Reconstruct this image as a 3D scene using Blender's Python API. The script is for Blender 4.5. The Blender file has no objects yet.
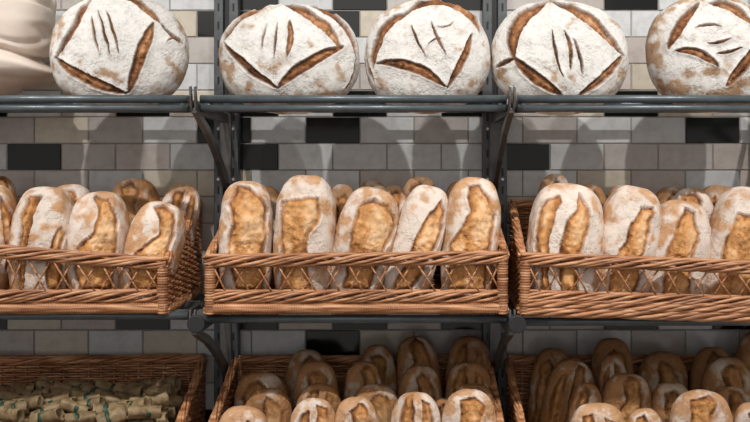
import bpy, math, random
import numpy as np
from mathutils import Vector, Matrix, Euler

R = math.radians
scene = bpy.context.scene
col = scene.collection

# ------------------------------------------------------------------ camera, world, lights
CZ = 1.45            # eye height
D = 2.44             # camera to tiled wall
F = 878.0            # focal length in pixels of a 750 px wide frame
PX0, PY0 = 403.0, 176.0

cam_d = bpy.data.cameras.new('camera')
cam = bpy.data.objects.new('camera', cam_d)
col.objects.link(cam)
cam.location = (0, -D, CZ)
cam.rotation_euler = (R(90), 0, 0)
cam_d.sensor_width = 36
cam_d.lens = F / 750 * 36
cam_d.shift_x = (375 - PX0) / 750
cam_d.shift_y = -(211 - PY0) / 750
scene.camera = cam

w = bpy.data.worlds.new('room_light')
scene.world = w
w.use_nodes = True
w.node_tree.nodes['Background'].inputs[0].default_value = (1.0, 0.965, 0.93, 1)
w.node_tree.nodes['Background'].inputs[1].default_value = 0.40

def spot(x, y, z, tx, ty, tz, power, angle=60, radius=0.03, colr=(1, 0.965, 0.925)):
    l = bpy.data.lights.new('track_spot', 'SPOT')
    l.energy = power; l.spot_size = R(angle); l.spot_blend = 0.6
    l.shadow_soft_size = radius; l.color = colr
    o = bpy.data.objects.new('track_spot', l)
    col.objects.link(o)
    o.location = (x, y, z)
    o.rotation_euler = (Vector((tx, ty, tz)) - Vector((x, y, z))).to_track_quat('-Z', 'Y').to_euler()
    return o

for sx in (-1.75, -0.72, 0.48, 1.32):
    spot(sx, -1.75, CZ + 1.75, sx * 0.85, -0.1, CZ - 0.1, 98, radius=0.022)
area_d = bpy.data.lights.new('soft_area_light', 'AREA')  # broad soft area light, unseen above and behind the camera
area_d.shape = 'RECTANGLE'; area_d.size = 3.5; area_d.size_y = 1.2; area_d.energy = 13; area_d.color = (1.0, 0.97, 0.93)
so = bpy.data.objects.new('soft_area_light', area_d); col.objects.link(so)
so.location = (-0.4, -3.4, CZ + 1.35)
so.rotation_euler = (Vector((0, 0, CZ - 0.1)) - so.location).to_track_quat('-Z', 'Y').to_euler()

scene.view_settings.view_transform = 'Standard'
scene.view_settings.look = 'None'
scene.view_settings.gamma = 1
scene.view_settings.use_curve_mapping = False
scene.view_settings.exposure = 0.06

# ------------------------------------------------------------------ helpers
def P(px, py, Y):
    d = D + Y
    return Vector(((px - PX0) * d / F, Y, CZ + (PY0 - py) * d / F))

def tag(o, label=None, cat=None, group=None, kind=None):
    if label: o['label'] = label
    if cat: o['category'] = cat
    if group: o['group'] = group
    if kind: o['kind'] = kind
    return o

def empty(name, loc, rz=0):
    o = bpy.data.objects.new(name, None)
    o.empty_display_size = 0.05
    col.objects.link(o); o.location = loc; o.rotation_euler = (0, 0, rz)
    return o

def link(name, me, parent=None):
    o = bpy.data.objects.new(name, me)
    col.objects.link(o)
    if parent: o.parent = parent
    return o

def copy_tree(o, parent=None):
    c = o.copy(); col.objects.link(c)
    if parent: c.parent = parent
    for ch in list(o.children): copy_tree(ch, c)
    return c

class MB:
    def __init__(s): s.v = []; s.f = []
    def add(s, vs, fs):
        b = len(s.v); s.v += [tuple(p) for p in vs]
        s.f += [tuple(i + b for i in f) for f in fs]
    def box(s, x0, x1, y0, y1, z0, z1):
        s.add([(x, y, z) for x in (x0, x1) for y in (y0, y1) for z in (z0, z1)],
              [(0, 1, 3, 2), (4, 6, 7, 5), (0, 4, 5, 1), (2, 3, 7, 6), (0, 2, 6, 4), (1, 5, 7, 3)])
    def sweep(s, pts, rad, n=6, cap=True, ry=None):
        """tube along pts; rad a number or a list; ry scales the vertical radius"""
        m = len(pts); P3 = [Vector(p) for p in pts]
        vs = []
        for i, p in enumerate(P3):
            t = (P3[min(i + 1, m - 1)] - P3[max(i - 1, 0)])
            if t.length < 1e-9: t = Vector((1, 0, 0))
            t.normalize()
            up = Vector((0, 0, 1)) if abs(t.z) < 0.9 else Vector((1, 0, 0))
            a = t.cross(up).normalized(); b = a.cross(t).normalized()
            r = rad[i] if isinstance(rad, (list, tuple)) else rad
            rb = r * (ry or 1)
            for k in range(n):
                q = 2 * math.pi * k / n
                vs.append(p + a * (r * math.cos(q)) + b * (rb * math.sin(q)))
        fs = []
        for i in range(m - 1):
            for k in range(n):
                k2 = (k + 1) % n
                fs.append((i * n + k, (i + 1) * n + k, (i + 1) * n + k2, i * n + k2))
        if cap:
            fs.append(tuple(range(n))); fs.append(tuple((m - 1) * n + k for k in reversed(range(n))))
        s.add(vs, fs)
    def extrude_yz(s, poly, x0, x1):
        n = len(poly)
        vs = [(x0, y, z) for y, z in poly] + [(x1, y, z) for y, z in poly]
        fs = [tuple(range(n)), tuple(reversed(range(n, 2 * n)))]
        fs += [(i, i + n, (i + 1) % n + n, (i + 1) % n) for i in range(n)]
        s.add(vs, fs)
    def mesh(s, name, mat, smooth=False):
        me = bpy.data.meshes.new(name)
        me.from_pydata(s.v, [], s.f); me.update()
        if smooth: me.polygons.foreach_set('use_smooth', [True] * len(me.polygons))
        if mat: me.materials.append(mat)
        return me
    def build(s, name, mat, parent=None, smooth=False, bevel=0):
        o = link(name, s.mesh(name, mat, smooth), parent)
        import bmesh
        bm = bmesh.new(); bm.from_mesh(o.data); bmesh.ops.recalc_face_normals(bm, faces=bm.faces)
        bm.to_mesh(o.data); bm.free()
        if bevel:
            m = o.modifiers.new('bevel', 'BEVEL'); m.width = bevel; m.segments = 2; m.limit_method = 'ANGLE'
        return o

# numpy value noise
_rs = np.random.RandomState(7)
_perm = _rs.rand(64, 64, 64)
def vnoise(p):
    i = np.floor(p).astype(int); f = p - i; f = f * f * (3 - 2 * f)
    def g(a, b, c): return _perm[(i[:, 0] + a) & 63, (i[:, 1] + b) & 63, (i[:, 2] + c) & 63]
    x, y, z = f[:, 0], f[:, 1], f[:, 2]
    c00 = g(0, 0, 0) * (1 - x) + g(1, 0, 0) * x; c10 = g(0, 1, 0) * (1 - x) + g(1, 1, 0) * x
    c01 = g(0, 0, 1) * (1 - x) + g(1, 0, 1) * x; c11 = g(0, 1, 1) * (1 - x) + g(1, 1, 1) * x
    return ((c00 * (1 - y) + c10 * y) * (1 - z) + (c01 * (1 - y) + c11 * y) * z) * 2 - 1
def fbm(p, o=4):
    t = 0; a = 0.5
    for k in range(o):
        t = t + a * vnoise(p * (2.03 ** k) + 17.3 * k); a *= 0.5
    return t
def sst(a, b, x):
    t = np.clip((x - a) / (b - a), 0, 1); return t * t * (3 - 2 * t)

# ------------------------------------------------------------------ materials
def newmat(name):
    m = bpy.data.materials.new(name); m.use_nodes = True
    nt = m.node_tree; b = nt.nodes['Principled BSDF']
    return m, nt, b
def N(nt, t, **kw):
    n = nt.nodes.new(t)
    for k, v in kw.items():
        if k in n.inputs.keys(): n.inputs[k].default_value = v
        else: setattr(n, k, v)
    return n
def mix(nt, a, b, f, mode='MIX'):
    n = nt.nodes.new('ShaderNodeMix'); n.data_type = 'RGBA'; n.blend_type = mode
    for sock, v in ((n.inputs[0], f), (n.inputs[6], a), (n.inputs[7], b)):
        if isinstance(v, (int, float)): sock.default_value = v
        elif isinstance(v, tuple): sock.default_value = (v + (1,)) if len(v) == 3 else v
        else: nt.links.new(v, sock)
    return n.outputs[2]
def ramp(nt, src, stops):
    n = nt.nodes.new('ShaderNodeValToRGB'); nt.links.new(src, n.inputs[0])
    e = n.color_ramp.elements
    while len(e) < len(stops): e.new(0.5)
    for k, (p, c) in enumerate(stops):
        e[k].position = p; e[k].color = (c if isinstance(c, tuple) else (c, c, c)) + (1,)
    return n.outputs[0]
def noise(nt, scale, detail=3, rough=0.55, coord='Object', stretch=None, rand=False):
    tc = nt.nodes.new('ShaderNodeTexCoord'); mp = nt.nodes.new('ShaderNodeMapping')
    nt.links.new(tc.outputs[coord], mp.inputs[0])
    if stretch: mp.inputs['Scale'].default_value = stretch
    if rand:
        oi = nt.nodes.new('ShaderNodeObjectInfo'); ma = nt.nodes.new('ShaderNodeMath'); ma.operation = 'MULTIPLY'
        ma.inputs[1].default_value = 40; nt.links.new(oi.outputs['Random'], ma.inputs[0])
        nt.links.new(ma.outputs[0], mp.inputs['Location'])
    n = N(nt, 'ShaderNodeTexNoise', Scale=scale, Detail=detail, Roughness=rough)
    nt.links.new(mp.outputs[0], n.inputs['Vector'])
    return n.outputs[0]
def bump(nt, b, h, strength=0.3, dist=0.002):
    n = N(nt, 'ShaderNodeBump', Strength=strength, Distance=dist)
    nt.links.new(h, n.inputs['Height']); nt.links.new(n.outputs[0], b.inputs['Normal'])
def attr(nt, name, out='Fac'):
    n = nt.nodes.new('ShaderNodeAttribute'); n.attribute_name = name; return n.outputs[out]
def mul(nt, a, b, op='MULTIPLY'):
    n = nt.nodes.new('ShaderNodeMath'); n.operation = op; n.use_clamp = True
    for s, v in ((n.inputs[0], a), (n.inputs[1], b)):
        if isinstance(v, (int, float)): s.default_value = v
        else: nt.links.new(v, s)
    return n.outputs[0]

def mat_bread(name, flour_c, crust_a, crust_b, burst_stops, rimcol, fthresh, toast_c, dust=0.35, lumpy=0.5, fmax=1.0):
    m, nt, b = newmat(name)
    n1 = noise(nt, 11, 4, 0.6); n2 = noise(nt, 55, 4, 0.65); n3 = noise(nt, 130, 4, 0.7); n4 = noise(nt, 26, 5, 0.7, stretch=(1, 1, 0.5))
    crust = mix(nt, crust_a, crust_b, ramp(nt, n2, [(0.35, 0.0), (0.7, 1.0)]))
    crust = mix(nt, crust, toast_c, mul(nt, ramp(nt, n1, [(0.42, 0.0), (0.62, 1.0)]), 0.75))
    # flour dust: vertex coverage broken up by noise
    s = mul(nt, mul(nt, mul(nt, n2, 0.30), mul(nt, n1, 0.05), 'ADD'), mul(nt, mul(nt, n4, 0.25), mul(nt, n3, 0.40), 'ADD'), 'ADD')
    d = mul(nt, attr(nt, 'flour'), s, 'ADD')
    fl = ramp(nt, d, [(fthresh[0], 0.0), (fthresh[0] + 0.12, 0.5), (fthresh[1], fmax)])
    c = mix(nt, crust, flour_c, fl)
    c = mix(nt, c, crust_b, mul(nt, ramp(nt, n3, [(0.54, 0.0), (0.70, 1.0)]), 0.42))
    # open burst of the crust: streaky, with folds and a little flour blown onto it
    bn = noise(nt, 17, 5, 0.62, stretch=(1.3, 1, 0.6))
    bl = noise(nt, 9, 2, 0.5)
    bv = mul(nt, mul(nt, mul(nt, bn, 0.5), mul(nt, bl, 0.22), 'ADD'), mul(nt, n2, 0.28), 'ADD')
    bv = mul(nt, mul(nt, bv, mul(nt, attr(nt, 'deep'), 0.13), 'ADD'), 0.098, 'SUBTRACT')
    bc = ramp(nt, bv, burst_stops)
    bc = mix(nt, bc, flour_c, mul(nt, ramp(nt, n4, [(0.56, 0.0), (0.72, 1.0)]), dust))
    c = mix(nt, c, bc, attr(nt, 'burst'))
    c = mix(nt, c, rimcol, attr(nt, 'rim'))
    nt.links.new(c, b.inputs['Base Color'])
    b.inputs['Roughness'].default_value = 0.72
    b.inputs['Specular IOR Level'].default_value = 0.3
    h = mul(nt, mul(nt, n2, 0.6), mul(nt, n3, 0.4), 'ADD')
    n5 = noise(nt, 22, 5, 0.75)
    h = mul(nt, h, mul(nt, n5, 1.0), 'ADD'); h = mul(nt, h, 0.5)
    bump(nt, b, h, 1.0, 0.018)
    return m
M_boule = mat_bread('floured_boule_crust', (0.70, 0.68, 0.645), (0.46, 0.33, 0.23), (0.30, 0.16, 0.08),
                    [(0.34, (0.07, 0.025, 0.01)), (0.45, (0.22, 0.085, 0.03)), (0.54, (0.40, 0.19, 0.08)), (0.66, (0.62, 0.40, 0.24))],
                    (0.20, 0.09, 0.035), (0.70, 1.04), (0.44, 0.30, 0.19), 0.25)
M_bat = mat_bread('batard_crust', (0.75, 0.65, 0.57), (0.66, 0.42, 0.26), (0.42, 0.21, 0.09),
                  [(0.34, (0.15, 0.05, 0.015)), (0.44, (0.42, 0.18, 0.055)), (0.53, (0.63, 0.315, 0.115)), (0.64, (0.78, 0.52, 0.30))],
                  (0.34, 0.16, 0.06), (0.68, 1.08), (0.56, 0.29, 0.12), fmax=0.98)
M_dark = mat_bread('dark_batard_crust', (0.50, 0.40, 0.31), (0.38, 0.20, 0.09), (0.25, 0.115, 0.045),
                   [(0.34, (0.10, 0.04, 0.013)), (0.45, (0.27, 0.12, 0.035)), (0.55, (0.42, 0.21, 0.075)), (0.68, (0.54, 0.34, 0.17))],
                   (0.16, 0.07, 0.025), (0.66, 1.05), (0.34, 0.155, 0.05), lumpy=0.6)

def mat_wicker(name, dark, mid, light):
    m, nt, b = newmat(name)
    n1 = noise(nt, 70, 3, 0.6, stretch=(0.14, 0.3, 2.4)); n2 = noise(nt, 16, 3)
    c = ramp(nt, n1, [(0.34, dark), (0.5, mid), (0.66, light)])
    c = mix(nt, c, dark, mul(nt, ramp(nt, n2, [(0.45, 0.0), (0.75, 1.0)]), 0.4))
    nt.links.new(c, b.inputs['Base Color'])
    b.inputs['Roughness'].default_value = 0.42
    bump(nt, b, n1, 0.3, 0.001)
    return m
M_wick = mat_wicker('honey_wicker', (0.17, 0.06, 0.022), (0.44, 0.19, 0.08), (0.66, 0.37, 0.20))

def mat_plain(name, c, rough=0.5, metal=0.0, var=0.15, bs=0.1):
    m, nt, b = newmat(name)
    n = noise(nt, 25, 4, 0.6)
    c2 = tuple(x * (1 - var) for x in c); c3 = tuple(min(1, x * (1 + var)) for x in c)
    nt.links.new(ramp(nt, n, [(0.3, c2), (0.7, c3)]), b.inputs['Base Color'])
    b.inputs['Roughness'].default_value = rough; b.inputs['Metallic'].default_value = metal
    bump(nt, b, n, bs, 0.001)
    return m
M_steel = mat_plain('painted_grey_steel', (0.10, 0.118, 0.128), 0.33, 0.35, 0.2)
M_upr = mat_plain('upright_grey_steel', (0.085, 0.092, 0.098), 0.42, 0.3, 0.3)
def slot_mat():
    nt = M_upr.node_tree; b = nt.nodes['Principled BSDF']
    src = b.inputs['Base Color'].links[0].from_socket
    tc = nt.nodes.new('ShaderNodeTexCoord'); sp = nt.nodes.new('ShaderNodeSeparateXYZ'); nt.links.new(tc.outputs['Object'], sp.inputs[0])
    def mm(op, a, b_):
        n = nt.nodes.new('ShaderNodeMath'); n.operation = op
        for k, v in enumerate((a, b_)):
            if isinstance(v, (int, float)): n.inputs[k].default_value = v
            elif v is not None: nt.links.new(v, n.inputs[k])
        return n.outputs[0]
    fz = mm('FRACT', mm('MULTIPLY', sp.outputs[2], 20.0), None)
    inz = mm('LESS_THAN', fz, 0.44)
    ax = mm('ABSOLUTE', mm('SUBTRACT', mm('ABSOLUTE', sp.outputs[0], None), 0.0205), None)
    k = mm('MULTIPLY', mm('MULTIPLY', inz, mm('LESS_THAN', ax, 0.0028)), mm('LESS_THAN', sp.outputs[1], -0.0385))
    nt.links.new(mix(nt, src, (0.012, 0.012, 0.013), k), b.inputs['Base Color'])
slot_mat()
M_bracket = mat_plain('bracket_grey_steel', (0.13, 0.125, 0.12), 0.3, 0.5, 0.3)
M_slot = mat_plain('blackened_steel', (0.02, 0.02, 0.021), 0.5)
M_screw = mat_plain('bright_screw', (0.45, 0.45, 0.45), 0.25, 0.9)
M_grout = mat_plain('tile_grout', (0.26, 0.245, 0.23), 0.9, 0, 0.1)
M_floor = mat_plain('shop_floor', (0.22, 0.19, 0.17), 0.4)
M_cloth = None

m, nt, b = newmat('glazed_tile'); M_tile = m
n1 = noise(nt, 5, 3, 0.5); n2 = noise(nt, 30, 4, 0.6)
c = mix(nt, attr(nt, 'tone', 'Color'), (0.55, 0.49, 0.44), mul(nt, ramp(nt, n2, [(0.45, 0.0), (0.8, 1.0)]), 0.5), 'MULTIPLY')
nt.links.new(c, b.inputs['Base Color']); b.inputs['Roughness'].default_value = 0.14
bump(nt, b, n1, 0.10, 0.01)

m, nt, b = newmat('sack_cloth'); M_cloth = m
n1 = noise(nt, 7, 4, 0.6); n2 = noise(nt, 90, 3, 0.6)
nt.links.new(ramp(nt, n1, [(0.3, (0.62, 0.51, 0.43)), (0.55, (0.72, 0.62, 0.54)), (0.8, (0.74, 0.66, 0.57))]), b.inputs['Base Color'])
b.inputs['Roughness'].default_value = 0.85; bump(nt, b, n2, 0.25, 0.002)

m, nt, b = newmat('kraft_paper'); M_kraft = m
n1 = noise(nt, 40, 4, 0.6, rand=True)
nt.links.new(ramp(nt, n1, [(0.3, (0.10, 0.06, 0.025)), (0.5, (0.23, 0.155, 0.075)), (0.72, (0.36, 0.26, 0.14))]), b.inputs['Base Color'])
b.inputs['Roughness'].default_value = 0.6; bump(nt, b, n1, 0.5, 0.003)
M_band = mat_plain('green_band', (0.02, 0.06, 0.035), 0.5)

# ------------------------------------------------------------------ tiled wall and floor
TP, TH = 54.3 * D / F, 26.62 * D / F        # tile pitch, row pitch
ZR = CZ + (PY0 - 117) * D / F               # top line of row F (index 0)
XO = (34 - PX0) * D / F                     # a joint of row F
dark = {}
def dk(row, px): dark.setdefault(row, []).append((px - PX0) * D / F)
for px in (250, 355, 630, 465): dk(-5, px)      # row A
for px in (222, 331): dk(-4, px)
for px in (-20, 142, 250, 358, 466, 629): dk(-1, px)
for px in (222, 331, 713): dk(0, px)
for px in (34, 250, 520): dk(1, px)
for px in (-20, 142, 250, 358, 466, 629, 738): dk(7, px)
for px in (331, 60): dk(8, px) if px == 331 else None
for px in (196, 412, 574): dk(11, px)
rnd = random.Random(3)
tv, tf, tones = [], [], []
g = 0.0009
for r in range(-16, 21):
    zt = ZR - r * TH; zb = zt - TH
    if zb < 0.0: zb = 0.001
    off = 0 if r % 2 == 0 else TP / 2
    for k in range(-10, 17):
        x0 = XO + off + k * TP; x1 = x0 + TP
        isd = any(x0 < q < x1 for q in dark.get(r, []))
        if not isd and (k < -3 or k > 12 or r < -6 or r > 9) and rnd.random() < 0.13: isd = True
        tx, tz = rnd.gauss(0, 0.0007), rnd.gauss(0, 0.0007)
        b0 = len(tv); bv = 0.0022
        for (ax, az, yy) in ((x0 + g, zb + g, 0.003), (x1 - g, zb + g, 0.003), (x1 - g, zt - g, 0.003), (x0 + g, zt - g, 0.003)):
            tv.append((ax, yy, az))
        for (ax, az, sx_, sz_) in ((x0 + g + bv, zb + g + bv, -1, -1), (x1 - g - bv, zb + g + bv, 1, -1), (x1 - g - bv, zt - g - bv, 1, 1), (x0 + g + bv, zt - g - bv, -1, 1)):
            tv.append((ax, 0.0 + tx * sx_ * 0.6 + tz * sz_ * 0.6, az))
        tf += [(b0 + 4, b0 + 5, b0 + 6, b0 + 7)] + [(b0 + i, b0 + (i + 1) % 4, b0 + 4 + (i + 1) % 4, b0 + 4 + i) for i in range(4)]
        q = rnd.random()
        if isd: c = (0.005, 0.006, 0.005)
        elif q < 0.42: c = (0.60, 0.62, 0.63)
        elif q < 0.64: c = (0.50, 0.45, 0.42)
        elif q < 0.82: c = (0.56, 0.51, 0.42)
        else: c = (0.48, 0.455, 0.43)
        j = 1 + rnd.uniform(-0.07, 0.07)
        tones += [(c[0] * j, c[1] * j, c[2] * j, 1)] * (4 * 5)
b0 = len(tv)
X0, X1 = -2.35, 1.95
ntile = len(tf)
tv += [(x, y, z) for x in (X0, X1) for y in (0.0025, 0.12) for z in (0.0, 3.1)]
tf += [tuple(b0 + i for i in f) for f in [(0, 1, 3, 2), (4, 6, 7, 5), (0, 4, 5, 1), (2, 3, 7, 6), (0, 2, 6, 4), (1, 5, 7, 3)]]
tones += [(0.2, 0.2, 0.2, 1)] * 24
me = bpy.data.meshes.new('wall_back'); me.from_pydata(tv, [], tf); me.update()
me.materials.append(M_tile); me.materials.append(M_grout)
me.polygons.foreach_set('material_index', [0] * ntile + [1] * 6)
ca = me.color_attributes.new('tone', 'FLOAT_COLOR', 'CORNER')
ca.data.foreach_set('color', np.array(tones, dtype=np.float32).ravel())
tag(link('wall_back', me), kind='structure')
fl = MB(); fl.box(X0, X1, -3.0, 0.0, -0.05, 0.0)
tag(fl.build('floor', M_floor), kind='structure')

# ------------------------------------------------------------------ racking
UX = [-1.236, -0.484, 0.2515, 1.0]
def make_upright():
    root = empty('shelf_upright', (0, 0, 0))
    zt = 2.9
    for s in (-1, 1):
        mb = MB(); x0, x1 = sorted((s * 0.008, s * 0.033))
        mb.box(x0, x1, -0.040, -0.0015, 0.0, zt)
        ch = mb.build('channel', M_upr, root, bevel=0.0015)
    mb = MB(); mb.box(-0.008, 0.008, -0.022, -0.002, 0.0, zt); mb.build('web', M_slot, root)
    for s in (-1, 1):
        for z in (CZ - 0.003, CZ - 0.36, CZ + 0.21, CZ + 0.135):
            sc = MB(); sc.sweep([(s * 0.0205, -0.0405, z - 0.006), (s * 0.0205, -0.0445, z - 0.006)], 0.0042, 10)
            sc.build('screw', M_screw, root)
    return root
ul = ['grey slotted steel upright at the far left beyond the flour sack',
      'grey slotted steel upright between the left and centre baskets',
      'grey slotted steel upright between the centre and right baskets',
      'grey slotted steel upright at the far right end of the racking']
u0 = make_upright()
for i, x in enumerate(UX):
    o = u0 if i == 0 else copy_tree(u0)
    o.location = (x, 0, 0); tag(o, ul[i], 'shelf upright', 'slotted uprights on the tiled wall')

SZ = [CZ + 0.180, CZ - 0.335, CZ - 0.762]     # tube centre heights of the three levels
def bracket_mesh_profile():
    # (y, z) relative to the tube height; bar with an upturned hook tip
    bar = [(-0.034, -0.010), (-0.20, -0.0105), (-0.385, -0.012), (-0.402, -0.006), (-0.407, 0.010), (-0.413, 0.028),
           (-0.424, 0.026), (-0.424, 0.004), (-0.415, -0.022), (-0.392, -0.036), (-0.034, -0.036)]
    strut = []
    top = [(-0.405, -0.022), (-0.35, -0.034), (-0.27, -0.058), (-0.18, -0.098), (-0.10, -0.142), (-0.042, -0.176)]
    low = [(-0.042, -0.215), (-0.11, -0.172), (-0.19, -0.122), (-0.28, -0.078), (-0.36, -0.050), (-0.405, -0.034)]
    return bar, top + low
def make_bracket():
    root = empty('shelf_bracket', (0, 0, 0))
    bar, strut = bracket_mesh_profile()
    for s in (-1, 1):
        m_ = MB(); x0, x1 = sorted((s * 0.003, s * 0.0075)); m_.extrude_yz(bar, x0, x1)
        m_.build('arm_plate', M_bracket, root, bevel=0.0008)
    m_ = MB(); m_.extrude_yz(strut, -0.0065, 0.0065); m_.build('curved_strut', M_bracket, root, bevel=0.001)
    m_ = MB(); m_.box(-0.015, 0.015, -0.0465, -0.0415, -0.20, 0.01); m_.build('mounting_plate', M_bracket, root, bevel=0.001)
    for s in (-1, 1):
        m_ = MB(); m_.extrude_yz([(-0.060, -0.010), (-0.047, -0.010), (-0.047, 0.044), (-0.052, 0.050), (-0.060, 0.040)], s * 0.013 - 0.0015, s * 0.013 + 0.0015)
        m_.build('hook', M_bracket, root)
    return root
b0_ = make_bracket(); first = True
sidename = ['far left upright', 'upright left of centre', 'upright right of centre', 'far right upright']
lvl = ['top shelf', 'middle shelf', 'lowest shelf']
for li, z in enumerate(SZ):
    for i, x in enumerate(UX):
        o = b0_ if first else copy_tree(b0_); first = False
        o.location = (x, 0, z)
        if li == 1:
            m_ = MB(); m_.sweep([(0.010, -0.434, -0.004), (0.010, -0.422, -0.004)], 0.0205, 28)
            cp = m_.build('round_end_cap', M_slot, o, bevel=0.002)
        tag(o, 'curved steel bracket under the %s, on the %s' % (lvl[li], sidename[i]), 'shelf bracket', 'curved shelf brackets')
TY = [-0.385, -0.22, -0.07]
def make_shelf(L):
    root = empty('tube_shelf', (0, 0, 0))
    for y, dz in zip(TY, (0, 0, 0)):
        m_ = MB(); m_.sweep([(-L / 2, y, dz), (L / 2, y, dz)], 0.0095, 20)
        m_.build('tube', M_steel, root, smooth=False)
        for p in root.children[-1].data.polygons: p.use_smooth = len(p.vertices) == 4
    for s in (-1, 1):
        m_ = MB(); m_.box(s * (L / 2 - 0.014) - 0.006, s * (L / 2 - 0.014) + 0.006, -0.385, -0.07, -0.007, 0.005)
        m_.build('end_bar', M_steel, root, bevel=0.001)
    return root
bayn = ['left', 'centre', 'right']
s0 = None
tops = []
for li, z in enumerate(SZ):
    for bi in range(3):
        a, b_ = UX[bi] + 0.010, UX[bi + 1] - 0.010
        L = 0.7155
        if s0 is None: s0 = make_shelf(L); o = s0
        else: o = copy_tree(s0)
        o.location = ((a + b_) / 2, 0, z + (0.0 if bi == 1 or li == 0 else -0.006 if (bi == 2 and li == 1) else 0.008))
        if li == 0: tops.append(o)
        tag(o, 'grey steel tube shelf of the %s bay, %s' % (bayn[bi], ['under the round loaves', 'under the middle row of baskets', 'under the lowest row of baskets'][li]), 'shelf', 'tube shelves of the bread rack')

for o in tops:      # the top shelf carries a doubled front rail
    m_ = MB(); m_.sweep([(-L / 2, -0.386, -0.0215), (L / 2, -0.386, -0.0215)], 0.0085, 20)
    tb = m_.build('tube', M_steel, o)
    for p in tb.data.polygons: p.use_smooth = len(p.vertices) == 4
    for s in (-1, 1):
        m_ = MB(); m_.box(s * (L / 2 - 0.014) - 0.004, s * (L / 2 - 0.014) + 0.004, -0.388, -0.384, -0.0215, 0.0)
        m_.build('spacer', M_steel, o)

# ------------------------------------------------------------------ baskets
BW, BD, HF, HB = 0.698, 0.375, 0.146, 0.252
SP = 0.034
def weave(mb, L, hfun, place, pitch=0.0068, r=0.0032, z0=0.0, seed=0, stakes=True):
    rr = random.Random(seed)
    n = max(2, round(L / SP)); sp = L / n
    row = 0; z = z0 + pitch / 2
    hmax = max(hfun(0), hfun(L))
    while z < hmax:
        ss = [i * sp / 2 for i in range(2 * n + 1) if hfun(i * sp / 2) > z]
        if len(ss) > 2:
            ph = row % 2; jz = rr.uniform(-0.0008, 0.0008)
            pts = [place(s, 0.0050 * math.cos(math.pi * (s / sp) + math.pi * ph), z + jz + rr.uniform(-0.0006, 0.0006)) for s in ss]
            mb.sweep(pts, r * rr.uniform(0.86, 1.12), 5)
        row += 1; z += pitch
    if stakes:
        for i in range(n + 1):
            s = min(max(i * sp, 0.003), L - 0.003)
            mb.sweep([place(s, 0, z0), place(s, 0, hfun(s) - 0.004)], 0.0034, 5)
def rope(mb, p0, p1, ra, rb, k=6, pitch=0.20, r=0.0055, n=6, sway=0.0):
    p0, p1 = Vector(p0), Vector(p1); L = (p1 - p0).length; t = (p1 - p0).normalized()
    up = Vector((0, 0, 1)); a = t.cross(up).normalized(); b = a.cross(t).normalized()
    m_ = max(8, int(L / 0.012))
    for j in range(k):
        pts = []
        for i in range(m_ + 1):
            s = L * i / m_; q = 2 * math.pi * (j / k + s / pitch) + 0.25 * math.sin(9 * s + j * 2.1)
            pts.append(p0 + t * s + a * (ra * math.cos(q)) + b * (rb * math.sin(q)))
        mb.sweep(pts, r * (0.86 + 0.28 * ((j * 7919) % 10) / 10), n)
def wrapped(mb, p0, p1, ra, ratio=1.0, step=0.0046, n=10):
    p0, p1 = Vector(p0), Vector(p1); L = (p1 - p0).length
    m_ = int(L / step) * 3; pts = [p0.lerp(p1, i / m_) for i in range(m_ + 1)]
    rad = [ra * (0.78 + 0.22 * abs(math.sin(math.pi * i / 3))) for i in range(m_ + 1)]
    mb.sweep(pts, rad, n, ry=ratio)
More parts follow.
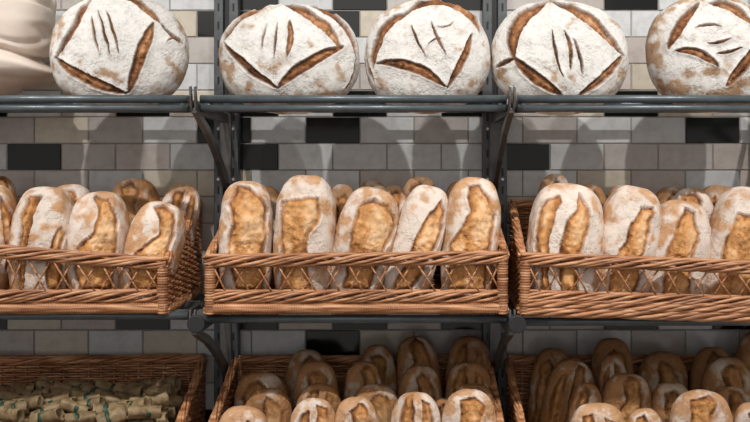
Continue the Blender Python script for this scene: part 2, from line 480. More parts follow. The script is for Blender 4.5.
def make_basket(braided_base=False, dl=0.0, dr=0.0):
    root = empty('wicker_basket', (0, 0, 0))
    hw, hd = BW / 2, BD / 2
    # base
    m_ = MB(); m_.box(-hw + 0.01, hw - 0.01, -hd + 0.01, hd - 0.01, 0.014, 0.018)
    weave(m_, BW - 0.02, lambda s: BD - 0.02, lambda s, n, z: (-hw + 0.01 + s, -hd + 0.01 + z, 0.017 + n * 0.8), pitch=0.012, r=0.004)
    m_.build('base', M_wick, root, smooth=True)
    # back
    m_ = MB(); weave(m_, BW - 0.02, lambda s: HB - 0.008, lambda s, n, z: (-hw + 0.01 + s, hd + n, z), seed=1)
    m_.build('back_panel', M_wick, root, smooth=True)
    # sides
    for sx in (-1, 1):
        h0 = HF + (dl if sx < 0 else dr)
        hf = lambda s: h0 + (HB - h0) * s / BD - 0.008
        m_ = MB(); weave(m_, BD, hf, lambda s, n, z: (sx * (hw - 0.004) + n, -hd + s, z), seed=2 + sx)
        m_.build('side_panel', M_wick, root, smooth=True)
    # front: bottom border, braid, lattice, rim
    m_ = MB()
    yf = -hd
    if braided_base:
        rope(m_, (-hw, yf, 0.010), (hw, yf, 0.010), 0.008, 0.008, 5, 0.26, 0.0052)
        rope(m_, (-hw, yf, 0.029), (hw, yf, 0.029), 0.008, 0.009, 5, 0.24, 0.0052)
        m_.build('bottom_border', M_wick, root, smooth=True)
    else:
        wrapped(m_, (-hw, yf, 0.0155), (hw, yf, 0.0155), 0.012, 1.2, 0.0055)
        m_.build('bottom_border', M_wick, root, smooth=True)
    m_ = MB(); rope(m_, (-hw + 0.004, yf, 0.044), (hw - 0.004, yf, 0.044), 0.008, 0.0125, 8, 0.30, 0.0042)
    m_.build('lower_braid', M_wick, root, smooth=True)
    m_ = MB(); n = 12; sp = (BW - 0.05) / n; rr = random.Random(5)
    for i in range(n + 1):
        xb = -hw + 0.025 + i * sp
        for s in (-1, 1):
            xt = xb + s * sp * 0.46 + rr.uniform(-0.006, 0.006); xo = xb - s * sp * 0.42 + rr.uniform(-0.005, 0.005)
            xt = min(max(xt, -hw + 0.012), hw - 0.012); xo = min(max(xo, -hw + 0.012), hw - 0.012)
            zt_ = 0.128 + dl + (dr - dl) * (xt + hw) / BW
            m_.sweep([(xo, yf + s * 0.0025, 0.048), ((xo + xt) / 2, yf + s * 0.003, (0.048 + zt_) / 2), (xt, yf + s * 0.0025, zt_)], 0.0023, 6)
    m_.build('lattice', M_wick, root, smooth=True)
    m_ = MB(); rope(m_, (-hw, yf, HF - 0.016 + dl), (hw, yf, HF - 0.016 + dr), 0.010, 0.0125, 8, 0.34, 0.0045)
    m_.build('front_rim', M_wick, root, smooth=True)
    m_ = MB(); rope(m_, (-hw, hd, HB - 0.006), (hw, hd, HB - 0.006), 0.009, 0.008, 6, 0.2, 0.0048)
    m_.build('back_rim', M_wick, root, smooth=True)
    for sx in (-1, 1):
        m_ = MB(); rope(m_, (sx * (hw - 0.003), -hd, HF - 0.012 + (dl if sx < 0 else dr)), (sx * (hw - 0.003), hd, HB - 0.006), 0.007, 0.008, 7, 0.34, 0.0042)
        m_.build('side_rim', M_wick, root, smooth=True)
        m_ = MB(); rope(m_, (sx * (hw - 0.003), -hd, 0.010), (sx * (hw - 0.003), hd, 0.010), 0.007, 0.007, 5, 0.18, 0.0048)
        m_.build('side_border', M_wick, root, smooth=True)
        for y, h in ((-hd, HF - 0.02 + (dl if sx < 0 else dr)), (hd, HB - 0.01)):
            m_ = MB(); wrapped(m_, (sx * (hw - 0.010), y, 0.002), (sx * (hw - 0.010), y, h), 0.0135, 1.0, 0.006)
            m_.build('corner_post', M_wick, root, smooth=True)
    return root
BYC = -0.215
bask = make_basket(dr=0.004, dl=-0.004); baskR = make_basket(True, dl=0.0, dr=-0.006); baskL = make_basket(dl=0.042, dr=-0.012)
fl_t = 0.0095 + 0.0025
specs = [
    (baskR, (0.277 + BW / 2 + 0.004, BYC - 0.018, SZ[1] + fl_t - 0.007), R(-3.0), R(1.2), 'long honey wicker basket of batards right of the second upright, middle shelf'),
    (bask, (-0.109, BYC, SZ[1] + fl_t), R(0.3), 0, 'long honey wicker basket of batards between the two uprights, middle shelf'),
    (baskL, (-0.553 - BW / 2, BYC, SZ[1] + fl_t), R(1.0), 0, 'long honey wicker basket of batards left of the first upright, middle shelf'),
    (bask, (-0.109 - 0.004, BYC, SZ[2] + fl_t), 0, 0, 'shaded wicker basket packed with loaves between the two uprights, lowest shelf'),
    (bask, (0.283 + BW / 2, BYC, SZ[2] + fl_t), 0, 0, 'shaded wicker basket packed with loaves at lower right, lowest shelf'),
    (bask, (-0.540 - BW / 2, BYC, SZ[2] + fl_t), R(2.6), 0, 'dark wicker basket of paper bundles at lower left, lowest shelf'),
]
used = set()
for src, loc, rz, ry, lab in specs:
    if id(src) in used: o = copy_tree(src)
    else: o = src; used.add(id(src))
    o.location = loc; o.rotation_euler = (0, ry, rz)
    tag(o, lab, 'basket', 'wicker baskets on the bread rack')

# ------------------------------------------------------------------ bread
def lens(pts, w, n=14, blunt=0.0):
    """closed polygon around a quadratic curve through 3 points, widest in the middle"""
    a, m_, b_ = [np.array(p, float) for p in pts]; c = 2 * m_ - 0.5 * a - 0.5 * b_
    L, Rr = [], []
    for i in range(n + 1):
        t = i / n
        p = (1 - t) ** 2 * a + 2 * t * (1 - t) * c + t * t * b_
        d = 2 * (1 - t) * (c - a) + 2 * t * (b_ - c); d = d / (np.linalg.norm(d) + 1e-9)
        nn = np.array([-d[1], d[0]]); ww = w / 2 * max(blunt, math.sin(math.pi * t) ** 0.6)
        L.append(p + nn * ww); Rr.append(p - nn * ww)
    return L + Rr[::-1]
def poly_sd(px, pz, poly):
    """signed distance, negative inside"""
    poly = np.array(poly, float); n = len(poly)
    d2 = np.full(px.shape, 1e9); ins = np.zeros(px.shape, bool)
    for i in range(n):
        a = poly[i]; b_ = poly[(i + 1) % n]; e = b_ - a; wx = px - a[0]; wz = pz - a[1]
        t = np.clip((wx * e[0] + wz * e[1]) / (e @ e + 1e-12), 0, 1)
        d2 = np.minimum(d2, (wx - e[0] * t) ** 2 + (wz - e[1] * t) ** 2)
        c = ((a[1] > pz) != (b_[1] > pz))
        with np.errstate(divide='ignore', invalid='ignore'):
            xi = (b_[0] - a[0]) * (pz - a[1]) / (b_[1] - a[1] + 1e-12) + a[0]
        ins ^= c & (px < xi)
    d = np.sqrt(d2); return np.where(ins, -d, d)

def loaf_mesh(name, hx, hy, hz, polys, seed, mat, p=2.25, nu=128, nv=84, flour=0.5, back=0.8, lump=0.02,
              depth=0.006, lip=0.004, puff=0.006, warp=0.003, mw=None, kk=1.0, taper=0.0, rimw=0.5, edgef=0.22, sidef=0.26):
    th = np.linspace(0, 1, nv + 1)[1:-1]; th = np.pi * (th * 0.86 + 0.14 * th ** 3)
    ph = np.linspace(0, 2 * np.pi, nu, endpoint=False)
    T, Ph = np.meshgrid(th, ph, indexing='ij')
    d = np.stack([np.sin(T) * np.cos(Ph), -np.cos(T), np.sin(T) * np.sin(Ph)], -1).reshape(-1, 3)
    d = np.vstack([d, [[0, -1, 0], [0, 1, 0]]])
    q = (np.abs(d) ** p).sum(1) ** (-1 / p)
    s = d * q[:, None]
    s[:, 1] = np.where(s[:, 1] > 0, s[:, 1] * back, s[:, 1])
    v = s * np.array([hx, hy, hz])
    v[:, 0] *= 1 - taper * s[:, 2]
    nrm = s / np.array([hx, hy, hz]); nrm /= np.linalg.norm(nrm, axis=1)[:, None]
    so = seed * 3.71
    big = fbm(v * 9 + so, 3); mid = fbm(v * 35 + so, 3); fine = fbm(v * 120 + so, 3)
    M4 = np.array(mw); W = v @ M4[:3, :3].T + M4[:3, 3]
    dd = D + W[:, 1]
    X = (PX0 + W[:, 0] * F / dd) * kk; Z = (PY0 - (W[:, 2] - CZ) * F / dd) * kk
    polys = [[(a * kk, b_ * kk) for a, b_ in pl] for pl in polys]
    wx = X + warp * (2 * fbm(v * 26 + so + 5, 2) + 0.5 * fbm(v * 110 + so, 2)); wz = Z + warp * (2 * fbm(v * 26 + so + 9, 2) + 0.5 * fbm(v * 110 + so + 4, 2))
    front = sst(0.12, -0.08, s[:, 1])
    fdis = sst(-0.04, -0.42, s[:, 1])
    sd = np.full(X.shape, 1.0)
    big_in = np.zeros(X.shape)
    for pl in polys:
        e = poly_sd(wx, wz, pl); sd = np.minimum(sd, e)
    inside = sst(0.0008, -0.0020, sd) * front
    deep = sst(0, -0.016, sd) * front
    dist_o = np.clip(sd, 0, 1)
    disp = lump * big * hx * 2 + mid * 0.0022 + fine * 0.0006
    disp += fdis * (lip * np.exp(-dist_o / 0.006) * (sd > 0) * (0.6 + 0.8 * (mid + 0.5)))
    disp += fdis * (inside * (-depth) + deep * puff) + inside * fdis * (mid * 0.008 + fine * 0.0035 + 0.004 * np.abs(fbm(v * np.array([30, 30, 60]) + so, 2)))
    v = v + nrm * disp[:, None]
    n1 = nv - 1
    faces = []
    idx = np.arange(n1 * nu).reshape(n1, nu)
    a = idx[:-1]; b_ = idx[1:]
    quads = np.stack([a, np.roll(a, -1, 1), np.roll(b_, -1, 1), b_], -1).reshape(-1, 4)
    faces = [tuple(f) for f in quads.tolist()]
    top = n1 * nu; bot = top + 1
    faces += [(top, int(idx[0, (k + 1) % nu]), int(idx[0, k])) for k in range(nu)]
    faces += [(bot, int(idx[-1, k]), int(idx[-1, (k + 1) % nu])) for k in range(nu)]
    me = bpy.data.meshes.new(name); me.from_pydata(v.tolist(), [], faces); me.update()
    me.polygons.foreach_set('use_smooth', [True] * len(me.polygons))
    fl_ = flour + 0.55 * fbm(v * 14 + so + 2, 2) + 0.75 * fbm(v * 42 + so + 2, 4) + edgef * np.exp(-dist_o / 0.012) * front * (sd < 0.5)
    fl_ -= 0.35 * sst(0.02, 0.35, s[:, 1])                       # the underside carries little flour
    fl_ -= sidef * sst(0.60, 1.0, np.sqrt(np.clip(s[:, 0] ** 2 + s[:, 2] ** 2, 0, 1)))
    rim = np.exp(-(np.abs(sd + 0.0012) / 0.0016) ** 2) * front * rimw * (0.3 + 0.9 * np.clip(mid + 0.5, 0, 1))
    rim *= sst(-0.12, 0.22, fbm(v * 9 + so + 30, 2)) if rimw < 0.8 else 1
    for nm, arr in (('burst', inside), ('flour', fl_), ('rim', rim), ('deep', sst(0.0, -0.014, sd))):
        at = me.attributes.new(nm, 'FLOAT', 'POINT'); at.data.foreach_set('value', arr.astype(np.float32))
    me.materials.append(mat)
    # outward normals
    if me.polygons[0].normal.dot(Vector(me.polygons[0].center)) < 0: me.flip_normals()
    return me

# --- round loaves on the top shelf: outline centre, half size and score cuts traced as directions on the face
boules = [
 dict(c=(120, 52), r=(68.5, 63), yaw=3, fl=0.60, lab='large floured round loaf beside the flour sack, three long cuts in its middle',
      cuts=[(((91, -2), (73, 27), (56, 59)), 8), (((55, 57), (88, 80), (128, 93)), 11), (((129, 93), (140, 58), (154, 23)), 13),
            (((118, -6), (142, 6), (160, 24)), 7), (((160, 24), (172, 36), (184, 44)), 3), (((166, 42), (176, 38), (183, 46)), 2.5),
            (((92, 17), (94, 36), (99, 53)), 2.6), (((99, 12), (104, 34), (111, 54)), 2.8), (((107, 12), (113, 30), (119, 53)), 3)]),
 dict(c=(290, 52), r=(71, 62), yaw=-2, fl=0.56, lab='large floured round loaf above the left half of centre basket, lens shaped slit',
      cuts=[(((224, 43), (242, 19), (271, 5)), 5), (((283, 4), (317, 20), (341, 50)), 10), (((225, 43), (248, 68), (279, 88)), 8),
            (((278, 88), (308, 63), (344, 48)), 12), (((311, 7), (342, 24), (357, 62)), 5.5), (((342, 90), (352, 78), (355, 62)), 2.5),
            (((267, 22), (263, 38), (262, 50)), 2), (((278, 22), (276, 38), (274, 57)), 2.4), (((290, 21), (290, 38), (287, 57)), 6)]),
 dict(c=(427, 54), r=(63, 62), yaw=0, fl=0.58, lab='large floured round loaf above the right side of the centre basket, two cuts and cracks',
      cuts=[(((374, 69), (382, 34), (412, 11)), 9), (((408, 12), (450, 1), (480, 33)), 12), (((376, 64), (412, 67), (446, 87)), 10),
            (((447, 89), (462, 60), (472, 34)), 8), (((368, 60), (371, 72), (376, 84)), 3),
            (((411, 26), (417, 40), (425, 55)), 2.4), (((431, 22), (437, 38), (445, 56)), 2.8), (((436, 26), (446, 27), (453, 22)), 1.6), (((428, 44), (434, 40), (440, 38)), 1.5)]),
 dict(c=(559, 54), r=(68.5, 62.5), yaw=-3, fl=0.60, lab='large floured round loaf right of the second upright, wide square of cuts',
      cuts=[(((514, 59), (517, 27), (548, 3)), 14), (((552, 3), (590, 20), (624, 56)), 10), (((497, 68), (506, 62), (516, 58)), 5),
            (((514, 58), (536, 78), (562, 95)), 12), (((577, 95), (603, 78), (622, 55)), 9), (((500, 18), (520, 6), (545, 0)), 3),
            (((553, 30), (556, 54), (563, 79)), 2.8), (((564, 31), (570, 48), (571, 71)), 4), (((573, 38), (580, 54), (582, 75)), 3.4)]),
 dict(c=(712, 52), r=(67, 62), yaw=4, fl=0.40, lab='browner round loaf at the right end of the top shelf, slanted slits in its face',
      cuts=[(((668, 49), (681, 25), (699, 4)), 10), (((708, 4), (732, 9), (752, 27)), 9), (((675, 50), (699, 53), (718, 68)), 8.5),
            (((726, 87), (742, 68), (757, 42)), 11), (((695, 29), (707, 25), (722, 27)), 2.8), (((707, 43), (719, 42), (731, 38)), 3.2), (((717, 54), (729, 52), (741, 47)), 3.2)]),
]
BY = -0.292
BG = [(120, 54, 69, 59), (290, 59, 71, 56), (427, 57, 63, 58), (559, 58, 68.5, 58), (712, 55, 67, 60)]
for i, bq in enumerate(boules):
    cx, cy, rx, rz = BG[i]
    k = (D + BY - 0.02) / F
    c = P(cx, cy, BY)
    rot = Euler((R(-9), 0, R(bq['yaw'])), 'XYZ')
    mw = Matrix.Translation(c) @ rot.to_matrix().to_4x4()
    polys = [lens(pts, wd, blunt=0.12) for pts, wd in bq['cuts']]
    me = loaf_mesh('round_loaf', rx * k, 0.080, rz * k, polys, 11 + i, M_boule, p=2.3, nu=320, nv=190, flour=bq['fl'] + 0.07, back=0.85,
                   lump=0.016, depth=0.007, lip=0.004, puff=0.004, warp=0.0026, mw=mw, kk=(D + BY - 0.08) / F, rimw=0.9)
    o = link('round_loaf', me)
    o.location = c; o.rotation_euler = rot
    tag(o, bq['lab'], 'bread', 'large round loaves on the top shelf')

# --- batards
def batard(B, T, wd, Y0, Y1, polys, seed, lab, group, mat=M_bat, flour=0.5, thick=0.95, hi=True, yaw=0, **kw):
    """B, T: lower and upper end seen in the photo at depths Y0, Y1; wd the width"""
    b3, t3 = P(B[0], B[1], Y0), P(T[0], T[1], Y1)
    ax = t3 - b3; L = ax.length; zc = ax.normalized()
    yc = Vector((0, 1, 0)); yc = (yc - zc * yc.dot(zc)).normalized(); xc = yc.cross(zc)
    mid_ = (b3 + t3) / 2; k = (D + (Y0 + Y1) / 2) / F
    hx = wd * k / 2; hz = L / 2
    pp = []
    for pl in polys:
        if isinstance(pl, tuple): pl = lens(pl[0], pl[1], blunt=0.15)
        pp.append(pl)
    kw.setdefault('p', 3.0)
    m_ = Matrix((xc, yc, zc)).transposed().to_4x4(); m_.translation = mid_
    if yaw: m_ = m_ @ Matrix.Rotation(R(yaw), 4, 'Z')
    me = loaf_mesh('batard_loaf', hx, hx * thick, hz, pp, seed, mat, nu=150 if hi else 84, nv=110 if hi else 56, flour=flour, mw=m_, kk=(D + (Y0 + Y1) / 2 - hx * 0.8) / F, **kw)
    o = link('batard_loaf', me)
    o.matrix_world = m_
    tag(o, lab, 'bread', group)
    return o
GL, GC, GR = 'batards in the middle left basket', 'batards in the middle centre basket', 'batards in the middle right basket'
YF0, YF1 = -0.325, -0.300
fk = dict(depth=0.006, lip=0.0045, puff=0.011, warp=0.005, lump=0.06, sidef=0.13)
front = [
 # left basket
 ((-14, 303), (-6, 184), 48, [((( 2, 196), (8, 230), (6, 270)), 10)], GL, 0.42, 'batard cut off by the left edge of the photo, front row of the left basket'),
 ((41, 304), (49, 187), 60, [[(30, 196), (22, 215), (17, 250), (17, 290), (24, 292), (27, 250), (34, 214), (44, 196)], [(54, 236), (46, 262), (48, 292), (64, 290), (62, 255), (66, 236), (60, 226)]], GL, 0.42, 'broad tan batard with a dark crack down its left side, left basket front'),
 ((98, 304), (101, 192), 58, [[(95, 196), (97, 215), (92, 232), (78, 250), (74, 268), (80, 292), (112, 292), (116, 250), (118, 215), (110, 200)]], GL, 0.46, 'batard with a long pale flap curling left over its orange burst, left basket'),
 ((138, 306), (166, 203), 52, [[(152, 207), (160, 220), (158, 235), (138, 252), (128, 262), (128, 290), (160, 292), (168, 262), (176, 235), (176, 214), (165, 206)]], GL, 0.40, 'rightmost front batard in the left basket, leaning right with a white fold'),
 # centre basket
 ((246, 305), (248, 182), 53, [[(238, 188), (229, 205), (233, 225), (226, 245), (228, 262), (236, 292), (266, 292), (267, 230), (269, 208), (262, 195), (251, 187)]], GC, 0.48, 'leftmost front batard in the centre basket with an orange oval burst'),
 ((303, 306), (307, 174), 62, [[(281, 202), (300, 199), (319, 199), (320, 216), (310, 236), (307, 262), (313, 294), (280, 294), (281, 240)]], GC, 0.50, 'tallest batard in the centre basket with a squared orange burst below a white cap'),
 ((350, 306), (377, 189), 60, [[(360, 205), (374, 199), (389, 205), (396, 221), (391, 240), (381, 262), (371, 292), (340, 292), (346, 262), (352, 236), (356, 218)]], GC, 0.50, 'batard leaning right in the middle of the centre basket, wide floured edges'),
 ((400, 306), (432, 186), 50, [[(440, 200), (444, 212), (440, 240), (430, 262), (412, 292), (392, 292), (408, 258), (418, 232), (428, 212)]], GC, 0.60, 'very floury batard leaning right, narrow reddish burst on its right side'),
 ((464, 306), (476, 177), 56, [[(470, 185), (466, 198), (470, 211), (462, 228), (449, 244), (447, 292), (486, 292), (492, 240), (496, 212), (489, 196), (480, 184)]], GC, 0.44, 'rightmost front batard in the centre basket beside the second upright'),
 # right basket
 ((558, 312), (569, 184), 74, [[(558, 193), (546, 200), (540, 218), (537, 245), (540, 300), (549, 300), (549, 250), (554, 222), (562, 202)], [(580, 192), (577, 206), (566, 222), (560, 245), (560, 300), (580, 300), (580, 262), (588, 232), (588, 204)]], GR, 0.58, 'wide batard with two bursts and three white bands, left end of the right basket'),
 ((612, 312), (636, 187), 60, [[(640, 206), (634, 222), (624, 242), (612, 262), (606, 300), (634, 300), (642, 262), (650, 232), (652, 208)]], GR, 0.52, 'second front batard in the right basket, broad pale flap over its left half'),
 ((667, 314), (684, 200), 60, [[(684, 206), (676, 226), (670, 246), (664, 262), (660, 302), (688, 302), (694, 262), (700, 236), (696, 212)]], GR, 0.54, 'third front batard in the right basket, orange centre between two pale edges'),
 ((718, 314), (752, 190), 62, [[(738, 212), (728, 236), (718, 262), (714, 302), (748, 302), (762, 262), (768, 230), (752, 214)]], GR, 0.50, 'batard leaning right at the right edge of the photo, middle basket'),
]
for i, (B, T, wd, pl, gp, flr, lab) in enumerate(front):
    B = (B[0], B[1] + 2)
    batard(B, T, wd, YF0, YF1, pl, 40 + i, lab, gp, flour=flr - 0.08, **fk)
YB0, YB1 = -0.13, -0.105
backr = [
 ((2, 292), (0, 176), 34, GL, 'dark batard at the photo edge, back row of the left basket'),
 ((74, 290), (72, 184), 52, GL, 'batard behind the flapped loaf, back row of the left basket'),
 ((130, 290), (137, 179), 50, GL, 'rounded brown batard in the back row of the left basket'),
 ((160, 290), (187, 184), 40, GL, 'rightmost batard in the back row of the left basket'),
 ((262, 290), (262, 186), 48, GC, 'leftmost batard hidden in the back row of the centre basket'),
 ((335, 290), (343, 184), 34, GC, 'narrow batard behind the gap beside the tallest loaf, centre basket'),
 ((375, 290), (372, 180), 36, GC, 'brown batard behind the right leaning loaf, centre basket'),
 ((414, 290), (421, 176), 42, GC, 'dark topped batard behind the floury leaning loaf, centre basket'),
 ((464, 290), (461, 181), 38, GC, 'batard behind the rightmost front loaf, back row of the centre basket'),
 ((545, 294), (556, 174), 36, GR, 'dark topped batard behind the wide two burst loaf, right basket'),
 ((588, 294), (589, 185), 38, GR, 'second batard from the left in the back row of the right basket'),
 ((625, 294), (622, 184), 36, GR, 'third batard from the left in the back row of the right basket'),
 ((668, 294), (672, 188), 42, GR, 'fourth batard from the left in the back row of the right basket'),
 ((715, 294), (718, 186), 46, GR, 'brown batard behind the edge loaf, back row of the right basket'),
]
def auto_poly(B, T, wd, sd_):
    rr = random.Random(sd_)
    L = math.hypot(T[0] - B[0], T[1] - B[1])
    dx, dy = (T[0] - B[0]) / L, (T[1] - B[1]) / L
    f = lambda d, u: (T[0] - dx * d + u * wd, T[1] - dy * d)      # d px below the top end, u across
    o_ = rr.uniform(-0.06, 0.10); s = rr.choice((-1, 1)); t0 = rr.uniform(1, 12)
    st = rr.random()
    if st < 0.5:      # one broad burst with a flap curling in from one side
        pl = [[f(t0, o_ * s), f(t0 + 5, (0.22 + o_) * s), f(t0 + 20, 0.36 * s), f(75, 0.38 * s), f(100, 0.2 * s), f(90, -0.25 * s), f(55, -0.30 * s), f(t0 + 24, (-0.08 + o_) * s), f(t0 + 9, -0.12 * s)]]
    elif st < 0.8:    # two bursts parted by a crust band
        pl = [[f(t0, 0.04 * s), f(t0 + 4, 0.26 * s), f(t0 + 25, 0.36 * s), f(90, 0.3 * s), f(95, 0.1 * s), f(t0 + 30, 0.02 * s)],
              [f(t0 + 5, -0.14 * s), f(t0 + 22, -0.12 * s), f(85, -0.10 * s), f(90, -0.34 * s), f(t0 + 26, -0.38 * s), f(t0 + 10, -0.3 * s)]]
    else:             # small burst high up and a slit
        pl = [[f(t0 + 3, -0.2), f(t0, 0.1), f(t0 + 8, 0.28), f(t0 + 30, 0.2), f(t0 + 34, -0.15)], [f(t0 + 40, 0.02), f(t0 + 60, 0.12), f(95, 0.05), f(t0 + 60, -0.06)]]
    return pl
for i, (B, T, wd, gp, lab) in enumerate(backr):
    batard(B, T, wd, YB0, YB1, auto_poly(B, T, wd, i), 80 + i, lab, gp, mat=M_dark if i % 2 == 0 else M_bat, flour=0.22, hi=False, **fk)
# middle depth loaves that peek between the rows
for i, (B, T, wd, Y, gp, lab) in enumerate([
    ((393, 296), (394, 185), 30, -0.215, GC, 'pink topped batard peeking between the two right leaning loaves, centre basket'),
    ((688, 300), (692, 189), 44, -0.205, GR, 'floured batard standing between rows, right of middle in the right basket'),
    ]):
    batard(B, T, wd, Y, Y + 0.015, auto_poly(B, T, wd, 50 + i), 120 + i, lab, gp, flour=0.5, hi=False, **fk)

# --- lowest shelf, loaves standing in rows
GLC, GLR = 'loaves packed in the lowest centre basket', 'loaves packed in the lowest right basket'
low = [
 # (top px, width, row 0 front..3 back, lean px)
 ((246, 407), 50, 0, GLC), ((315, 398), 46, 0, GLC), ((355, 397), 42, 0, GLC), ((417, 392), 48, 0, GLC), ((470, 390), 52, 0, GLC),
 ((268, 389), 48, 1, GLC), ((321, 383), 46, 1, GLC), ((375, 384), 48, 1, GLC), ((443, 398), 22, 1, GLC), ((474, 384), 44, 1, GLC),
 ((262, 371), 54, 2, GLC), ((316, 361), 44, 2, GLC), ((364, 361), 38, 2, GLC), ((421, 365), 43, 2, GLC), ((469, 362), 45, 2, GLC),
 ((308, 349), 42, 3, GLC), ((377, 344), 38, 3, GLC), ((414, 336), 42, 3, GLC), ((469, 336), 44, 3, GLC),
 ((596, 403), 54, 0, GLR), ((644, 408), 36, 0, GLR), ((701, 391), 58, 0, GLR), ((752, 402), 38, 0, GLR),
 ((587, 383), 32, 1, GLR), ((628, 373), 50, 1, GLR), ((672, 383), 42, 1, GLR), ((732, 386), 46, 1, GLR),
 ((578, 360), 46, 2, GLR), ((612, 355), 30, 2, GLR), ((727, 357), 50, 2, GLR),
 ((554, 348), 40, 3, GLR), ((611, 338), 42, 3, GLR), ((663, 352), 46, 3, GLR), ((712, 346), 42, 3, GLR), ((756, 332), 40, 3, GLR),
]
rown = ['front row', 'second row', 'third row', 'back row']
FLZ = SZ[2] + fl_t + 0.016
order = {}
for t in sorted(low, key=lambda q: q[0][0]): order.setdefault((t[3], t[2]), []).append(t)
ordn = ['leftmost', 'second from left', 'third from left', 'fourth from left', 'fifth from left', 'sixth from left']
looks = {((246, 407)): 'pale floured', (315, 398): 'smooth pinkish', (355, 397): 'cracked pinkish', (417, 392): 'round topped white floured', (470, 390): 'bright orange',
         (596, 403): 'pale floured', (701, 391): 'two humped floured', (262, 371): 'squat rounded brown', (628, 373): 'rough orange'}
for i, t in enumerate(low):
    (tx, ty), wd, row, gp = t
    Y = [-0.335, -0.252, -0.168, -0.085][row]
    dpt = D + Y
    rr = random.Random(200 + i)
    # lower end stands on the basket floor
    yb = PY0 + (CZ - FLZ) * dpt / dpt * F / dpt
    lean = {3: -0.05, 2: -0.04, 1: 0.0, 0: 0.0}[row] * 0
    bx = tx + rr.uniform(-5, 5)
    if (tx, ty) == (578, 360): bx = tx - 26
    if (tx, ty) == (554, 348): bx = tx - 10
    if (tx, ty) == (414, 336): bx = tx + 12
    look = looks.get((tx, ty), 'brown')
    n_ = order[(gp, row)].index(t)
    lab = '%s loaf, %s in the %s, %s' % (look, ordn[n_], rown[row], 'lowest centre basket' if gp == GLC else 'lowest right basket')
    batard((bx, yb), (tx, ty), wd * 1.06, Y, Y + 0.006, auto_poly((bx, yb), (tx, ty), wd, 300 + i), 140 + i, lab, gp,
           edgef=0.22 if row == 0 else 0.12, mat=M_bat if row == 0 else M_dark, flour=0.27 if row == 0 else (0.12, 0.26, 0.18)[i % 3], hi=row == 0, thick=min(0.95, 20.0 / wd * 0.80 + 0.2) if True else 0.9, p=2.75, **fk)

# ------------------------------------------------------------------ flour sack at the left end of the top shelf
def sack():
    nu_, nv_ = 200, 130
    th = np.linspace(0, np.pi, nv_ + 1)[1:-1]; ph = np.linspace(0, 2 * np.pi, nu_, endpoint=False)
    T, Ph = np.meshgrid(th, ph, indexing='ij')
    d = np.stack([np.sin(T) * np.cos(Ph), np.sin(T) * np.sin(Ph), np.cos(T)], -1).reshape(-1, 3)
    d = np.vstack([d, [[0, 0, 1], [0, 0, -1]]])
    p = 2.9; q = (np.abs(d) ** p).sum(1) ** (-1 / p); s = d * q[:, None]
    v = s * np.array([0.23, 0.130, 0.20])
    nrm = s / np.array([0.23, 0.13, 0.20]); nrm /= np.linalg.norm(nrm, axis=1)[:, None]
    # slumped lower fold that bulges out further, parted from the body by a crease
    zc = -0.075 - 2.2 * np.clip(v[:, 0] - 0.10, 0, 1) ** 2
    t = v[:, 2] - zc
    crease = np.exp(-(t / 0.010) ** 2); bulge = sst(0.0, -0.03, t) * sst(-0.175, -0.12, v[:, 2])
    rid = np.abs(fbm(v * np.array([4, 4, 13]) + 3, 2)); rid2 = fbm(v * np.array([7, 7, 20]) + 8, 2)
    disp = 0.020 * fbm(v * 6, 2) - 0.016 * crease + 0.022 * bulge - 0.009 * np.exp(-(rid / 0.05) ** 2) + 0.008 * rid2
    v = v + nrm * disp[:, None]
    v[:, 0] += 0.040 * bulge * (v[:, 0] > 0)
    n1 = nv_ - 1; idx = np.arange(n1 * nu_).reshape(n1, nu_); a = idx[:-1]; b_ = idx[1:]
    F_ = [tuple(f) for f in np.stack([a, b_, np.roll(b_, -1, 1), np.roll(a, -1, 1)], -1).reshape(-1, 4).tolist()]
    F_ += [(n1 * nu_, int(idx[0, k]), int(idx[0, (k + 1) % nu_])) for k in range(nu_)]
    F_ += [(n1 * nu_ + 1, int(idx[-1, (k + 1) % nu_]), int(idx[-1, k])) for k in range(nu_)]
    me = bpy.data.meshes.new('flour_sack'); me.from_pydata(v.tolist(), [], F_); me.update()
    me.polygons.foreach_set('use_smooth', [True] * len(me.polygons)); me.materials.append(M_cloth)
    return link('flour_sack', me)
o = sack(); o.location = (P(53, 0, -0.25).x - 0.245, -0.235, SZ[0] + 0.0095 + 0.196)
tag(o, 'creased cream cloth sack slumped at the left end of the top shelf', 'sack')

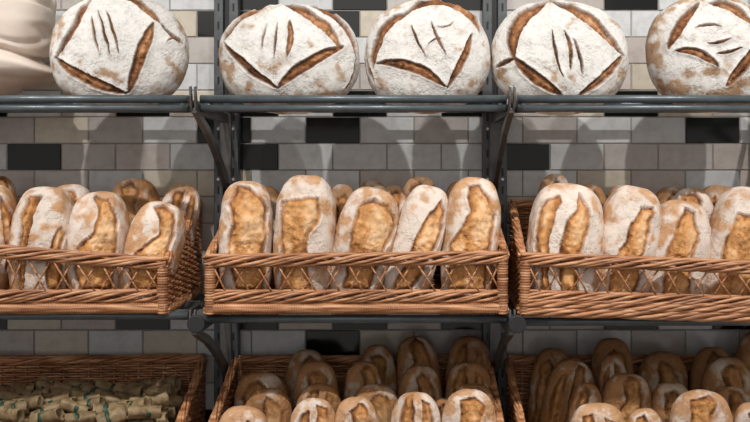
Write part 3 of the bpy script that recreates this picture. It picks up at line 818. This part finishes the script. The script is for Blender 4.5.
# ------------------------------------------------------------------ paper bundles in the lower left basket
def make_bundle(L=0.112, r=0.0235):
    root = empty('paper_bundle', (0, 0, 0))
    rr = random.Random(9); nu_, m_ = 22, 26
    vs = []
    for i in range(m_ + 1):
        t = i / m_; x = -L / 2 + L * t
        pinch = 1 - 0.16 * math.exp(-((t - 0.62) / 0.06) ** 2)
        for k in range(nu_):
            q = 2 * math.pi * k / nu_
            rad = r * pinch * (1 + 0.035 * math.sin(5 * q + 3 * t) + 0.02 * math.sin(9 * q - 7 * t))
            vs.append((x + 0.0015 * math.sin(3 * q) * (1 if i in (0, m_) else 0), rad * math.cos(q), rad * 0.78 * math.sin(q)))
    fs = [(i * nu_ + k, (i + 1) * nu_ + k, (i + 1) * nu_ + (k + 1) % nu_, i * nu_ + (k + 1) % nu_) for i in range(m_) for k in range(nu_)]
    # rolled-in ends: a smaller recessed ring and the core
    for e, i, sgn in ((0, 0, 1), (1, m_, -1)):
        b0 = len(vs)
        for k in range(nu_):
            x, y, z = vs[i * nu_ + k]; vs.append((x, y * 0.72, z * 0.72))
        for k in range(nu_):
            x, y, z = vs[i * nu_ + k]; vs.append((x + sgn * 0.018, y * 0.55, z * 0.55))
        for k in range(nu_):
            k2 = (k + 1) % nu_
            fs.append((i * nu_ + k, i * nu_ + k2, b0 + k2, b0 + k)); fs.append((b0 + k, b0 + k2, b0 + nu_ + k2, b0 + nu_ + k))
        fs.append(tuple(b0 + nu_ + k for k in range(nu_)))
    mb = MB(); mb.add(vs, fs); mb.build('wrapper', M_kraft, root, smooth=True)
    mb = MB(); x = -L / 2 + L * 0.62
    pts = []
    n = 22
    vs, fs = [], []
    for j, xx in enumerate((x - 0.006, x - 0.006, x + 0.006, x + 0.006)):
        rr_ = r * (0.86 if j in (0, 3) else 0.955)
        for k in range(n):
            q = 2 * math.pi * k / n; vs.append((xx, rr_ * math.cos(q), rr_ * 0.78 * math.sin(q)))
    for j in range(3):
        for k in range(n // 2): fs.append((j * n + k, (j + 1) * n + k, (j + 1) * n + (k + 1) % n, j * n + (k + 1) % n))
    mb.add(vs, fs); mb.build('band', M_band, root, smooth=True)
    return root
rr = random.Random(21)
xr = -0.540 - 0.030
fz = SZ[2] + fl_t + 0.020
def heap(proto, layers, rows, cols, L, dy, dz, z0, jit, top):
    used_ = False
    for ly in range(layers):
        for j in range(rows):
            for c in range(cols):
                x = xr - 0.010 - L / 2 - c * (L + 0.002) - (0.02 if (ly + j) % 2 else 0) + rr.uniform(-0.007, 0.007) * jit
                y = BYC - 0.146 + (j + 0.5 * (ly % 2)) * dy * 0.93 + rr.uniform(-0.003, 0.003)
                last = top and ly == layers - 1
                z = z0 + ly * dz + (rr.uniform(-0.006, 0.012) if last else 0)
                o = copy_tree(proto) if used_ else proto; used_ = True
                o.location = (x, y, z)
                o.rotation_euler = (rr.uniform(0, 6.28), rr.uniform(-0.38, 0.38) * jit, rr.uniform(-0.5, 0.5) * jit + (math.pi if rr.random() < 0.5 else 0))
                s_ = rr.uniform(0.88, 1.16); o.scale = (s_ * rr.uniform(0.9, 1.1), s_, s_)
                if last:
                    rn = ['frontmost', 'second', 'third', 'fourth', 'fifth', 'sixth', 'seventh', 'backmost'][j]
                    cn = ['at the right end', 'second from right', 'third from right', 'fourth from right', 'fifth from right', 'sixth from right', 'at the left edge'][c]
                    tag(o, 'small brown paper roll with green band, %s row of the heap, %s' % (rn, cn), 'paper roll', 'paper rolls on top of the lower left heap')
                else:
                    tag(o, 'brown paper roll with green band, buried under the top of the heap', 'paper roll', 'buried paper rolls in the lower left basket')
heap(make_bundle(), 3, 7, 4, 0.112, 0.048, 0.031, fz + 0.018, 0.15, False)
heap(make_bundle(0.076, 0.019), 3, 8, 6, 0.074, 0.042, 0.028, fz + 0.104, 1.0, True)
